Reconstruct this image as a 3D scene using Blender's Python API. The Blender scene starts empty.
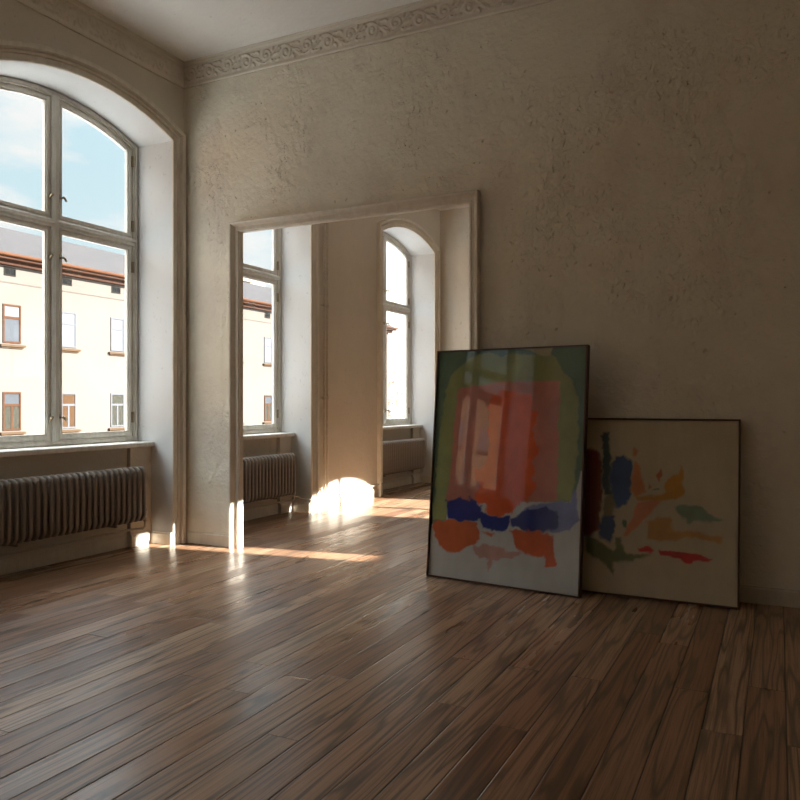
import bpy, math, random
import numpy as np
from mathutils import Vector, noise as mnoise
random.seed(4)
C = bpy.context.scene.collection
PI = math.pi

# ------------------------------------------------------------------ materials
class NT:
    def __init__(s, name):
        s.m = bpy.data.materials.new(name); s.m.use_nodes = True
        s.t = s.m.node_tree; s.t.nodes.clear()
        s.out = s.t.nodes.new('ShaderNodeOutputMaterial')
    def n(s, typ, **kw):
        nd = s.t.nodes.new(typ)
        for k, v in kw.items(): setattr(nd, k, v)
        return nd
    def l(s, a, b): s.t.links.new(a, b)
    def val(s, sock, v):
        if hasattr(v, 'is_output'): s.l(v, sock)
        else: sock.default_value = v
    def math(s, op, a, b=0.0, c=None, clamp=False):
        nd = s.n('ShaderNodeMath', operation=op); nd.use_clamp = clamp
        s.val(nd.inputs[0], a); s.val(nd.inputs[1], b)
        if c is not None: s.val(nd.inputs[2], c)
        return nd.outputs[0]
    def mix(s, f, a, b, blend='MIX'):
        nd = s.n('ShaderNodeMix', data_type='RGBA', blend_type=blend)
        s.val(nd.inputs['Factor'], f)
        s.val(nd.inputs['A'], a) if False else s.val(nd.inputs[6], a)
        s.val(nd.inputs[7], b)
        return nd.outputs[2]
    def ramp(s, f, stops):
        nd = s.n('ShaderNodeValToRGB'); cr = nd.color_ramp
        while len(cr.elements) < len(stops): cr.elements.new(0.5)
        for e, (p, c) in zip(cr.elements, stops):
            e.position = p; e.color = c if len(c) == 4 else (*c, 1)
        s.l(f, nd.inputs[0]); return nd.outputs[0]
    def noise(s, vec, scale, detail=4, rough=0.55, dist=0.0):
        nd = s.n('ShaderNodeTexNoise'); s.l(vec, nd.inputs['Vector'])
        nd.inputs['Scale'].default_value = scale; nd.inputs['Detail'].default_value = detail
        nd.inputs['Roughness'].default_value = rough; nd.inputs['Distortion'].default_value = dist
        return nd.outputs['Fac']
    def mapping(s, vec, scale=(1, 1, 1), loc=(0, 0, 0)):
        nd = s.n('ShaderNodeMapping'); s.l(vec, nd.inputs['Vector'])
        nd.inputs['Scale'].default_value = scale; nd.inputs['Location'].default_value = loc
        return nd.outputs[0]
    def coord(s): return s.n('ShaderNodeTexCoord').outputs['Object']
    def bump(s, h, strength, dist, prev=None):
        nd = s.n('ShaderNodeBump'); s.l(h, nd.inputs['Height'])
        nd.inputs['Strength'].default_value = strength; nd.inputs['Distance'].default_value = dist
        if prev is not None: s.l(prev, nd.inputs['Normal'])
        return nd.outputs[0]
    def principled(s, col, rough=0.6, nrm=None, metal=0.0, spec=0.5, coat=0.0, coat_rough=0.1):
        b = s.n('ShaderNodeBsdfPrincipled')
        s.val(b.inputs['Base Color'], col if hasattr(col, 'is_output') else (*col, 1))
        s.val(b.inputs['Roughness'], rough); s.val(b.inputs['Metallic'], metal)
        s.val(b.inputs['Specular IOR Level'], spec)
        if coat: b.inputs['Coat Weight'].default_value = coat; b.inputs['Coat Roughness'].default_value = coat_rough
        if nrm is not None: s.l(nrm, b.inputs['Normal'])
        s.l(b.outputs[0], s.out.inputs[0]); return b

def mat_plain(name, col, rough=0.5, metal=0.0, var=0.08, scale=30, bump=0.0, spec=0.5):
    n = NT(name); c = n.coord()
    f = n.noise(c, scale, 3)
    lo = tuple(x * (1 - var) for x in col); hi = tuple(min(1, x * (1 + var)) for x in col)
    colr = n.ramp(f, [(0.3, lo), (0.7, hi)])
    nr = n.bump(f, bump, 0.01) if bump else None
    n.principled(colr, rough, nr, metal, spec); return n.m

def mat_plaster(name, base, dirt, amount=1.0, rough_patch=1.0):
    n = NT(name); c = n.coord()
    big = n.noise(c, 0.75, 5, 0.6)
    mid = n.noise(c, 3.2, 6, 0.65)
    fine = n.noise(c, 28, 5, 0.6)
    grit = n.noise(c, 95, 3, 0.6)
    mot = n.mix(0.5, n.ramp(big, [(0.32, (0, 0, 0)), (0.68, (1, 1, 1))]), n.ramp(mid, [(0.3, (0, 0, 0)), (0.72, (1, 1, 1))]))
    col = n.mix(mot, (*dirt, 1), (*base, 1))
    # flaked patches: small pits gathered where the large noise is high
    area = n.ramp(n.noise(c, 1.05, 3, 0.5), [(0.47, (0, 0, 0)), (0.66, (1, 1, 1))])
    pits = n.ramp(n.noise(n.mapping(c, (1, 1, 0.55)), 26, 4, 0.6, 0.4), [(0.62, (0, 0, 0)), (0.70, (1, 1, 1))])
    sparse = n.ramp(n.noise(c, 21, 2, 0.5), [(0.71, (0, 0, 0)), (0.75, (1, 1, 1))])
    pit = n.math('MAXIMUM', n.math('MULTIPLY', pits, area), n.math('MULTIPLY', sparse, 0.6), clamp=True)
    col = n.mix(n.math('MULTIPLY', pit, 0.50), col, (dirt[0] * 0.55, dirt[1] * 0.5, dirt[2] * 0.48, 1))
    cool = n.ramp(n.noise(n.mapping(c, (1, 1, 0.6), (3.1, 0, 1.7)), 1.6, 5, 0.62), [(0.52, (0, 0, 0)), (0.64, (0.55, 0.55, 0.55))])
    col = n.mix(n.math('MULTIPLY', cool, rough_patch), col, (dirt[0] * 0.93, dirt[1] * 0.90, dirt[2] * 0.97, 1))
    nr = n.bump(mid, 0.45 * amount, 0.04)
    lump = n.noise(c, 15, 3, 0.55, 0.4)
    nr = n.bump(lump, 0.4 * amount, 0.012, nr)
    nr = n.bump(fine, 0.5 * amount, 0.012, nr)
    trowel = n.noise(n.mapping(c, (1, 1, 0.75)), 13, 5, 0.62, 0.3)
    nr = n.bump(n.math('MULTIPLY', trowel, n.math('ADD', 0.10, area)), 1.0 * amount * rough_patch, 0.040, nr)
    nr = n.bump(n.math('SUBTRACT', 1.0, pit), 0.9 * amount * rough_patch, 0.014, nr)
    nr = n.bump(grit, 0.12 * amount, 0.003, nr)
    n.principled(col, 0.85, nr, spec=0.25); return n.m

def mat_paint(name, base, dirt, rough=0.5, streak=0.35, bump=0.15):
    n = NT(name); c = n.coord()
    a = n.noise(c, 2.2, 5, 0.6); b = n.noise(n.mapping(c, (1, 1, 0.25)), 22, 5, 0.65)
    f = n.mix(0.5, a, b)
    col = n.ramp(f, [(0.36, tuple(d * streak + x * (1 - streak) for d, x in zip(dirt, base))), (0.56, base)])
    nr = n.bump(b, bump, 0.004)
    n.principled(col, rough, nr, spec=0.4); return n.m

def mat_floor():
    n = NT('oak_floorboards'); c = n.coord()
    sep = n.n('ShaderNodeSeparateXYZ'); n.l(c, sep.inputs[0])
    x, y = sep.outputs[0], sep.outputs[1]
    Wd, Ln = 0.152, 2.3
    xs = n.math('DIVIDE', n.math('ADD', x, 0.047), Wd); ix = n.math('FLOOR', xs); fx = n.math('FRACT', n.math('ADD', xs, 100))
    def white(v):
        nd = n.n('ShaderNodeTexWhiteNoise', noise_dimensions='1D'); n.l(v, nd.inputs['W']); return nd.outputs['Value']
    off = white(ix)
    ys = n.math('ADD', n.math('DIVIDE', y, Ln), n.math('MULTIPLY', off, 7.3)); iy = n.math('FLOOR', ys); fy = n.math('FRACT', n.math('ADD', ys, 100))
    pid = n.math('ADD', n.math('MULTIPLY', ix, 13.17), n.math('MULTIPLY', iy, 5.71))
    r1 = white(pid); r2 = white(n.math('ADD', pid, 71.3)); r3 = white(n.math('ADD', pid, 133.7))
    # per-board shifted coordinates so the grain breaks at each joint
    cx = n.n('ShaderNodeCombineXYZ')
    n.l(n.math('ADD', x, n.math('MULTIPLY', r1, 17.0)), cx.inputs[0]); n.l(n.math('ADD', y, n.math('MULTIPLY', r2, 29.0)), cx.inputs[1])
    n.l(n.math('MULTIPLY', r3, 9.0), cx.inputs[2])
    v = cx.outputs[0]
    warp = n.noise(n.mapping(v, (7.0, 0.42, 1)), 1.0, 2.5, 0.45)
    rings = n.math('FRACT', n.math('MULTIPLY', warp, 9.5))
    tri = n.math('ABSOLUTE', n.math('SUBTRACT', n.math('MULTIPLY', rings, 2.0), 1.0))
    ring = n.ramp(tri, [(0.0, (0, 0, 0)), (0.16, (0.25, 0.25, 0.25)), (0.42, (0.9, 0.9, 0.9)), (1.0, (1, 1, 1))])
    fib = n.noise(n.mapping(v, (95, 1.6, 1)), 1.0, 5, 0.72)
    blot = n.noise(n.mapping(v, (11.0, 1.3, 1)), 1.0, 3, 0.5)
    tone = n.ramp(r1, [(0.0, (0.25, 0.124, 0.065)), (0.3, (0.33, 0.180, 0.100)), (0.62, (0.38, 0.220, 0.125)), (1.0, (0.45, 0.290, 0.175))])
    dark = n.mix(0.85, tone, (0.075, 0.046, 0.026, 1))
    col = n.mix(n.math('MULTIPLY', ring, 1.0), dark, tone)
    col = n.mix(n.ramp(fib, [(0.36, (0.75, 0.75, 0.75)), (0.55, (0, 0, 0))]), col, dark)
    col = n.mix(n.ramp(blot, [(0.60, (0, 0, 0)), (0.72, (0.75, 0.75, 0.75))]), col, (0.15, 0.083, 0.056, 1))
    # gaps between boards and at end joints
    gx = n.math('MINIMUM', fx, n.math('SUBTRACT', 1.0, fx)); gy = n.math('MINIMUM', fy, n.math('SUBTRACT', 1.0, fy))
    gapx = n.ramp(n.math('MULTIPLY', gx, Wd), [(0.0, (1, 1, 1)), (0.0017, (1, 1, 1)), (0.0042, (0, 0, 0))])
    gapy = n.ramp(n.math('MULTIPLY', gy, Ln), [(0.0, (1, 1, 1)), (0.0014, (1, 1, 1)), (0.0034, (0, 0, 0))])
    gap = n.math('MAXIMUM', gapx, gapy)
    col = n.mix(n.math('MULTIPLY', gap, 0.9), col, (0.012, 0.007, 0.005, 1))
    rr = n.math('ADD', 0.20, n.math('MULTIPLY', r2, 0.14))
    rr = n.math('ADD', rr, n.math('MULTIPLY', blot, 0.10))
    nr = n.bump(n.math('SUBTRACT', 1.0, gap), 0.7, 0.004)
    nr = n.bump(fib, 0.14, 0.0015, nr)
    cup = n.math('MULTIPLY', n.math('SUBTRACT', r3, 0.5), n.math('SUBTRACT', fx, 0.5))
    nr = n.bump(cup, 0.5, 0.006, nr)
    n.principled(col, rr, nr, spec=0.24); return n.m

def mat_glass(name, base=0.045):
    n = NT(name)
    lw = n.n('ShaderNodeLayerWeight'); lw.inputs['Blend'].default_value = 0.5
    p = n.math('POWER', lw.outputs['Facing'], 5.0)
    F = n.math('ADD', base, n.math('MULTIPLY', p, 1 - base), clamp=True)
    tr = n.n('ShaderNodeBsdfTransparent'); tr.inputs[0].default_value = (0.985, 0.995, 0.99, 1)
    gl = n.n('ShaderNodeBsdfGlossy'); gl.inputs['Roughness'].default_value = 0.0
    mx = n.n('ShaderNodeMixShader'); n.l(F, mx.inputs[0]); n.l(tr.outputs[0], mx.inputs[1]); n.l(gl.outputs[0], mx.inputs[2])
    n.l(mx.outputs[0], n.out.inputs[0]); return n.m

def mat_attr(name, attr='paint', rough=0.75):
    n = NT(name)
    a = n.n('ShaderNodeVertexColor'); a.layer_name = attr
    c = n.coord()
    w = n.noise(c, 260, 2, 0.5); s = n.noise(n.mapping(c, (1, 1, 0.35)), 16, 5, 0.65)
    col = n.mix(n.ramp(s, [(0.35, (0.22, 0.22, 0.22)), (0.65, (0, 0, 0))]), a.outputs[0], n.mix(1.0, a.outputs[0], (0.62, 0.6, 0.6, 1), 'MULTIPLY'))
    n.principled(col, rough, n.bump(w, 0.15, 0.001), spec=0.3); return n.m

def mat_rooftile():
    n = NT('clay_roof_tiles'); c = n.coord()
    b = n.n('ShaderNodeTexBrick'); n.l(n.mapping(c, (1, 1, 1)), b.inputs['Vector'])
    sep = n.n('ShaderNodeSeparateXYZ'); n.l(c, sep.inputs[0])
    cb = n.n('ShaderNodeCombineXYZ'); n.l(sep.outputs[1], cb.inputs[0]); n.l(sep.outputs[2], cb.inputs[1])
    n.l(cb.outputs[0], b.inputs['Vector'])
    b.inputs['Scale'].default_value = 1.0; b.inputs['Brick Width'].default_value = 0.27; b.inputs['Row Height'].default_value = 0.085
    b.inputs['Mortar Size'].default_value = 0.018; b.inputs['Color1'].default_value = (0.036, 0.034, 0.034, 1); b.inputs['Color2'].default_value = (0.042, 0.039, 0.039, 1)
    b.inputs['Mortar'].default_value = (0.025, 0.023, 0.023, 1)
    mossy = n.noise(c, 0.7, 4)
    col = n.mix(n.ramp(mossy, [(0.4, (0, 0, 0)), (0.7, (0.5, 0.5, 0.5))]), b.outputs[0], (0.042, 0.036, 0.036, 1))
    n.principled(col, 0.9, n.bump(b.outputs['Fac'], -0.4, 0.02), spec=0.05); return n.m

M = {}
M['plaster'] = mat_plaster('aged_wall_plaster', (0.78, 0.725, 0.60), (0.66, 0.605, 0.49))
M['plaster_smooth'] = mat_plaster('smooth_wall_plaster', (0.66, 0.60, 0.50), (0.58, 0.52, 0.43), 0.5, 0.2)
M['ceiling'] = mat_plaster('ceiling_plaster', (0.84, 0.81, 0.76), (0.79, 0.755, 0.70), 0.4, 0.2)
M['reveal'] = mat_plaster('white_reveal_plaster', (0.62, 0.62, 0.605), (0.59, 0.585, 0.57), 0.25, 0.1)
M['stucco'] = mat_plaster('grey_stucco_ornament', (0.74, 0.68, 0.58), (0.62, 0.55, 0.46), 0.4, 0.2)
M['trim'] = mat_paint('old_cream_trim_paint', (0.72, 0.66, 0.56), (0.40, 0.33, 0.25))
M['sash'] = mat_paint('weathered_grey_window_paint', (0.80, 0.77, 0.70), (0.38, 0.34, 0.29), 0.5, 0.5, 0.25)
M['base'] = mat_paint('baseboard_paint', (0.64, 0.59, 0.49), (0.36, 0.30, 0.22))
M['radiator'] = mat_plain('taupe_radiator_enamel', (0.27, 0.225, 0.185), 0.42, 0.0, 0.06)
M['pipe'] = mat_plain('cream_pipe_paint', (0.56, 0.50, 0.40), 0.45)
M['brass'] = mat_plain('old_brass_hardware', (0.36, 0.29, 0.19), 0.35, 0.9)
M['iron'] = mat_plain('dark_iron_hardware', (0.09, 0.07, 0.055), 0.4, 0.7)
M['floor'] = mat_floor()
M['glass'] = mat_glass('clear_window_glass', 0.03)
M['pglass'] = mat_glass('picture_glass', 0.021)
M['walnut'] = mat_plain('dark_walnut_frame', (0.085, 0.034, 0.018), 0.4, 0, 0.2, 60)
M['backing'] = mat_plain('brown_backing_board', (0.20, 0.13, 0.08), 0.8)
M['art'] = mat_attr('painted_canvas')
M['facade'] = mat_plain('cream_facade_render', (0.0760, 0.0635, 0.0545), 0.9, 0, 0.06, 0.6, spec=0.08)
M['facade_pale'] = mat_plain('pale_facade_render', (0.1700, 0.1650, 0.1500), 0.9, 0, 0.05, 0.4)
M['facade_orange'] = mat_plain('orange_facade_render', (0.1400, 0.0830, 0.0460), 0.9, 0, 0.12, 0.8, spec=0.08)
M['facade_cream'] = mat_plain('yellow_cornice_render', (0.1400, 0.1000, 0.0500), 0.9)
M['rooftile'] = mat_rooftile()
M['soffit'] = mat_plain('brown_eave_boards', (0.0300, 0.0130, 0.0075), 0.8, 0, 0.2, 3, spec=0.08)
M['gutter'] = mat_plain('copper_gutter', (0.0460, 0.0165, 0.0060), 0.55, 0.0, 0.15, 2, spec=0.08)
M['brown_wood'] = mat_plain('orange_brown_window_wood', (0.0340, 0.0125, 0.0042), 0.6, 0, 0.15, 3, spec=0.08)
M['white_wood'] = mat_plain('white_window_wood', (0.0560, 0.0560, 0.0600), 0.5, spec=0.06)
M['sill_stone'] = mat_plain('tan_window_ledge', (0.0420, 0.0240, 0.0120), 0.8, spec=0.08)
M['pane_dark'] = mat_plain('dark_house_pane', (0.0040, 0.0040, 0.0040), 0.15, 0, 0.3, 2)
M['pane_blue'] = mat_plain('sky_tinted_house_pane', (0.0360, 0.0380, 0.0420), 0.1, 0, 0.15, 1)  # pale blue paints the reflected sky into the pane colour
M['blind'] = mat_plain('white_roller_blind', (0.0780, 0.0790, 0.0840), 0.8, spec=0.06)
M['curtain'] = mat_plain('orange_curtain', (0.0360, 0.0190, 0.0095), 0.9, 0, 0.15, 9, spec=0.06)
M['net'] = mat_plain('grey_net_curtain', (0.0230, 0.0215, 0.0165), 0.9, 0, 0.35, 9, spec=0.06)
M['asphalt'] = mat_plain('street_asphalt', (0.4000, 0.4000, 0.4000), 0.9)  # unseen street, kept pale to bounce light up to the ceiling
M['bark'] = mat_plain('grey_bark', (0.6000, 0.5500, 0.5000), 0.9)
M['blossom'] = mat_plain('pale_blossom', (0.5500, 0.4600, 0.3800), 0.9, 0, 0.1, 2)
M['slat'] = mat_plain('grey_attic_shutter', (0.0120, 0.0100, 0.0080), 0.8, spec=0.06)

# ------------------------------------------------------------------ mesh helpers
class MB:
    def __init__(s): s.v = []; s.f = []; s.mi = []; s.smooth = []
    def add(s, vs, fs, mi=0, smooth=False):
        o = len(s.v); s.v += [tuple(p) for p in vs]
        for f in fs: s.f.append(tuple(i + o for i in f)); s.mi.append(mi); s.smooth.append(smooth)
    def box(s, x0, x1, y0, y1, z0, z1, mi=0, bev=0.0):
        if bev <= 0:
            s.add([(x, y, z) for x in (x0, x1) for y in (y0, y1) for z in (z0, z1)],
                  [(0, 1, 3, 2), (4, 6, 7, 5), (0, 4, 5, 1), (2, 3, 7, 6), (0, 2, 6, 4), (1, 5, 7, 3)], mi)
            return
        b = bev
        V = []; idx = {}
        for sx in (0, 1):
            for sy in (0, 1):
                for sz in (0, 1):
                    cx, cy, cz = (x0, x1)[sx], (y0, y1)[sy], (z0, z1)[sz]
                    ox, oy, oz = (b, -b)[sx], (b, -b)[sy], (b, -b)[sz]
                    idx[sx, sy, sz] = len(V)
                    V += [(cx, cy + oy, cz + oz), (cx + ox, cy, cz + oz), (cx + ox, cy + oy, cz)]
        I = lambda a, k: idx[a] + k
        F = []
        for sx in (0, 1): F.append([I((sx, 0, 0), 0), I((sx, 1, 0), 0), I((sx, 1, 1), 0), I((sx, 0, 1), 0)])
        for sy in (0, 1): F.append([I((0, sy, 0), 1), I((1, sy, 0), 1), I((1, sy, 1), 1), I((0, sy, 1), 1)])
        for sz in (0, 1): F.append([I((0, 0, sz), 2), I((1, 0, sz), 2), I((1, 1, sz), 2), I((0, 1, sz), 2)])
        for sx in (0, 1):
            for sy in (0, 1): F.append([I((sx, sy, 0), 0), I((sx, sy, 0), 1), I((sx, sy, 1), 1), I((sx, sy, 1), 0)])
            for sz in (0, 1): F.append([I((sx, 0, sz), 0), I((sx, 0, sz), 2), I((sx, 1, sz), 2), I((sx, 1, sz), 0)])
        for sy in (0, 1):
            for sz in (0, 1): F.append([I((0, sy, sz), 1), I((0, sy, sz), 2), I((1, sy, sz), 2), I((1, sy, sz), 1)])
        for a in idx: F.append([I(a, 0), I(a, 1), I(a, 2)])
        s.add(V, F, mi)
    def tube(s, pts, r, seg=10, mi=0, caps=True, closed=False, sx=1.0):
        pts = [Vector(p) for p in pts]; n = len(pts); rings = []
        up = Vector((0, 1, 0))
        prev = None
        for i, p in enumerate(pts):
            a = pts[(i - 1) % n] if (closed or i > 0) else p
            b = pts[(i + 1) % n] if (closed or i < n - 1) else p
            t = (b - a).normalized()
            if prev is None:
                e = Vector((0, 1, 0)) if abs(t.y) < 0.9 else Vector((1, 0, 0))
                u = (e - t * e.dot(t)).normalized()
            else:
                u = (prev - t * prev.dot(t)).normalized()
            prev = u; w = t.cross(u)
            rings.append([p + u * (r * sx * math.cos(2 * PI * k / seg)) + w * (r * math.sin(2 * PI * k / seg)) for k in range(seg)])
        V = [q for rg in rings for q in rg]; F = []
        for i in range(n if closed else n - 1):
            j = (i + 1) % n
            for k in range(seg):
                F.append((i * seg + k, i * seg + (k + 1) % seg, j * seg + (k + 1) % seg, j * seg + k))
        if caps and not closed:
            F.append(tuple(range(seg))[::-1]); F.append(tuple((n - 1) * seg + k for k in range(seg)))
        s.add(V, F, mi, True)
    def sweep(s, path, profile, mapf, mi=0, cap=True):
        """path: 2d points (a,b); profile: (w outward left of travel, p proud). mapf(a,b,p)->xyz"""
        n = len(path); P = [Vector((a, b)) for a, b in path]; cols = []
        for i in range(n):
            d0 = (P[i] - P[i - 1]).normalized() if i > 0 else None
            d1 = (P[i + 1] - P[i]).normalized() if i < n - 1 else None
            d0 = d0 or d1; d1 = d1 or d0
            n0 = Vector((-d0.y, d0.x)); n1 = Vector((-d1.y, d1.x))
            m = (n0 + n1).normalized(); m = m / max(0.3, m.dot(n0))
            cols.append([mapf(P[i].x + m.x * w, P[i].y + m.y * w, p) for w, p in profile])
        k = len(profile); V = [q for c in cols for q in c]; F = []
        for i in range(n - 1):
            for j in range(k - 1):
                F.append((i * k + j, i * k + j + 1, (i + 1) * k + j + 1, (i + 1) * k + j))
        if cap: F.append(tuple(range(k))); F.append(tuple((n - 1) * k + j for j in range(k))[::-1])
        s.add(V, F, mi)
    def ring(s, outer, inner, d0, d1, mapf, mi=0, ch=0.0):
        """frame between two matching closed outlines, from depth d0 (front) to d1"""
        n = len(outer)
        V = [mapf(a, b, d0) for a, b in outer] + [mapf(a, b, d0) for a, b in inner] + [mapf(a, b, d1) for a, b in outer] + [mapf(a, b, d1) for a, b in inner]
        F = []
        for i in range(n):
            j = (i + 1) % n
            F += [(i, j, n + j, n + i), (2 * n + i, 3 * n + i, 3 * n + j, 2 * n + j), (n + i, n + j, 3 * n + j, 3 * n + i), (i, 2 * n + i, 2 * n + j, j)]
        s.add(V, F, mi)
    def build(s, name, mats, parent=None, fix=True):
        me = bpy.data.meshes.new(name); me.from_pydata(s.v, [], s.f)
        if not isinstance(mats, (list, tuple)): mats = [mats]
        for m in mats: me.materials.append(m)
        me.polygons.foreach_set('material_index', s.mi)
        me.polygons.foreach_set('use_smooth', s.smooth)
        me.update()
        if fix:
            import bmesh
            bm = bmesh.new(); bm.from_mesh(me); bmesh.ops.recalc_face_normals(bm, faces=bm.faces); bm.to_mesh(me); bm.free()
        o = bpy.data.objects.new(name, me); C.objects.link(o)
        if parent: o.parent = parent
        return o

def tag(o, label=None, cat=None, group=None, kind=None):
    if label: o['label'] = label
    if cat: o['category'] = cat
    if group: o['group'] = group
    if kind: o['kind'] = kind
    return o
def empty(name, loc=(0, 0, 0), rot=(0, 0, 0)):
    o = bpy.data.objects.new(name, None); C.objects.link(o); o.location = loc; o.rotation_euler = rot; o.empty_display_size = 0.1
    return o
def copy_tree(o, parent=None):
    c = o.copy(); C.objects.link(c)
    if parent: c.parent = parent
    for ch in list(o.children): copy_tree(ch, c)
    return c

# ------------------------------------------------------------------ the place
CEIL = 4.42; XR = 6.6; YF = -5.97; YE = 5.97; PT = 0.036
SPR, RISE, WIN = 3.675, 0.197, 1.80
RAD = (WIN * WIN / 4 + RISE * RISE) / (2 * RISE)
WC = [-1.06, -4.85, 1.22, 4.83]                    # window centres along the street wall
def arch_z(t, w=WIN, rise=RISE, spr=SPR):          # t = offset from the centre
    R = (w * w / 4 + rise * rise) / (2 * rise)
    return spr + rise - R + math.sqrt(max(0.0, R * R - t * t))

def arched_wall(mb, mapf, u0, u1, z0, z1, d0, d1, ops, mi=0, mr=1):
    """solid wall with arched openings; ops: (uc, w, zbottom, zspring, rise)"""
    br = {u0, u1}
    for uc, w, zb, zs, rs in ops:
        N = 20 if rs > 0 else 1
        for k in range(N + 1): br.add(round(uc - w / 2 + w * k / N, 5))
    br = sorted(br)
    def quad(a, b, c, d, m): mb.add([a, b, c, d], [(0, 1, 2, 3)], m)
    def az(u, o): return o[3] if o[4] <= 0 else arch_z(u - o[0], o[1], o[4], o[3])
    def slab(ua, ub, za, zb2, zc, zd):              # bottom za..zb2 edge, top zc..zd
        for d in (d0, d1): quad(mapf(ua, za, d), mapf(ub, zb2, d), mapf(ub, zd, d), mapf(ua, zc, d), mi)
    for ua, ub in zip(br[:-1], br[1:]):
        um = (ua + ub) / 2; o = next((o for o in ops if abs(um - o[0]) < o[1] / 2), None)
        if o is None: slab(ua, ub, z0, z0, z1, z1)
        else:
            if o[2] > z0:
                slab(ua, ub, z0, z0, o[2], o[2]); quad(mapf(ua, o[2], d0), mapf(ub, o[2], d0), mapf(ub, o[2], d1), mapf(ua, o[2], d1), mr)
            a, b = az(ua, o), az(ub, o)
            slab(ua, ub, a, b, z1, z1); quad(mapf(ua, a, d0), mapf(ub, b, d0), mapf(ub, b, d1), mapf(ua, a, d1), mr)
        quad(mapf(ua, z1, d0), mapf(ub, z1, d0), mapf(ub, z1, d1), mapf(ua, z1, d1), mi)
        quad(mapf(ua, z0, d0), mapf(ub, z0, d0), mapf(ub, z0, d1), mapf(ua, z0, d1), mi)
    for o in ops:
        for sgn in (-1, 1):
            u = o[0] + sgn * o[1] / 2
            quad(mapf(u, o[2], d0), mapf(u, o[2], d1), mapf(u, az(u, o), d1), mapf(u, az(u, o), d0), mr)
    for u in (u0, u1): quad(mapf(u, z0, d0), mapf(u, z0, d1), mapf(u, z1, d1), mapf(u, z1, d0), mi)

NX = -0.25                                          # face of the parapet in the window niches
mX = lambda u, z, d: (d, u, z)
mY = lambda u, z, d: (u, d, z)
# street wall: inner leaf with openings to the floor, outer leaf with parapets
w = MB()
arched_wall(w, mX, YF - 0.3, YE + 0.3, -0.02, CEIL + 0.1, 0.0, -0.29, [(c, WIN, -0.02, SPR, RISE) for c in WC])
arched_wall(w, mX, YF - 0.3, YE + 0.3, -0.4, CEIL + 0.1, -0.29, -0.475, [(c, WIN, 0.90, SPR, RISE) for c in WC])
for c in WC:
    for s0 in (-1, 1):
        ya, yb = sorted((c + s0 * WIN / 2, c + s0 * (WIN / 2 - 0.25)))
        w.box(-0.29, NX, ya, yb, -0.02, 0.90)
o = w.build('wall_left', [M['plaster_smooth'], M['reveal']], fix=False); tag(o, kind='structure')

DX0, DX1, DZ = 0.646, 2.840, 2.818                  # doorway between the two rooms
w = MB()
arched_wall(w, mY, -0.05, XR + 0.05, -0.02, CEIL + 0.1, 0.0, PT, [((DX0 + DX1) / 2, DX1 - DX0, -0.02, DZ, 0)], 0, 0)
o = w.build('wall_back', M['plaster'], fix=False); tag(o, kind='structure')
w = MB(); w.box(-0.05, XR + 0.1, YF - 0.3, YF, -0.02, CEIL + 0.1)
tag(w.build('wall_front', M['plaster_smooth']), kind='structure')
w = MB(); w.box(-0.05, XR + 0.1, YE, YE + 0.3, -0.02, CEIL + 0.1)
tag(w.build('wall_far', M['plaster_smooth']), kind='structure')
# right wall: arched courtyard window and unseen slits in the far room, cut to throw sun strips
SUNY, SUNZ = 0.15, 0.36
w = MB()
oy = SUNY * XR
arched_wall(w, mX, YF - 0.3, YE + 0.3, -0.02, CEIL + 0.1, XR, XR + 0.08,
            [(0.825, 0.26, 1.68, 2.56, 0.0), (2.88 + oy, 1.56, 1.75, 2.525, 0.185), (4.47 + oy, 0.08, 0.75, 2.2, 0.0)], 0, 1)
w.box(XR, XR + 0.08, 2.76 + oy, 2.83 + oy, 1.75, 2.74)
o = w.build('wall_right', [M['plaster_smooth'], M['reveal']], fix=False); tag(o, kind='structure')
w = MB(); w.box(-0.6, XR + 0.1, YF - 0.3, YE + 0.3, -0.3, 0.0)
tag(w.build('floor', M['floor']), kind='structure')
w = MB(); w.box(-0.6, XR + 0.1, YF - 0.3, YE + 0.3, CEIL, CEIL + 0.25)
tag(w.build('ceiling', M['ceiling']), kind='structure')

# ---- baseboards
BBP = [(0, 0), (0, 0.016), (0.094, 0.016), (0.104, 0.010), (0.112, 0.010), (0.112, 0)]   # (height, proud)
def board(mb, p, q, nrm):
    p = Vector((*p, 0)); q = Vector((*q, 0)); nv = Vector((*nrm, 0))
    V = [b + nv * pr + Vector((0, 0, hh)) for b in (p, q) for hh, pr in BBP]; k = len(BBP)
    F = [(j, j + 1, k + j + 1, k + j) for j in range(k - 1)] + [tuple(range(k)), tuple(range(k, 2 * k))[::-1]]
    mb.add(V, F)
w = MB(); board(w, (0, 0), (0.565, 0), (0, -1)); board(w, (2.92, 0), (XR, 0), (0, -1))
tag(w.build('baseboard_back', M['base']), kind='structure')
w = MB()
edges = [YF] + sorted([c + s0 * (WIN / 2 + (0.14)) for c in WC for s0 in (-1, 1)]) + [YE]
for a, b in zip(edges[::2], edges[1::2]):
    for lo, hi in ((a, min(b, -0.0)), (max(a, PT), b)):
        if hi - lo > 0.03: board(w, (0, lo), (0, hi), (1, 0))
for c in WC:
    y0, y1 = c - WIN / 2, c + WIN / 2
    board(w, (0, y1), (NX, y1), (0, -1)); board(w, (0, y0), (NX, y0), (0, 1))
    board(w, (NX, y1), (NX, y1 - 0.25), (1, 0)); board(w, (NX, y0), (NX, y0 + 0.25), (1, 0))
    board(w, (-0.29, y0 + 0.25), (-0.29, y1 - 0.25), (1, 0))
tag(w.build('baseboard_left', M['base']), kind='structure')
w = MB(); board(w, (0, YE), (XR, YE), (0, -1)); tag(w.build('baseboard_far', M['base']), kind='structure')
w = MB(); board(w, (XR, YF), (XR, 0), (-1, 0)); board(w, (XR, PT), (XR, YE), (-1, 0)); tag(w.build('baseboard_right', M['base']), kind='structure')
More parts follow.
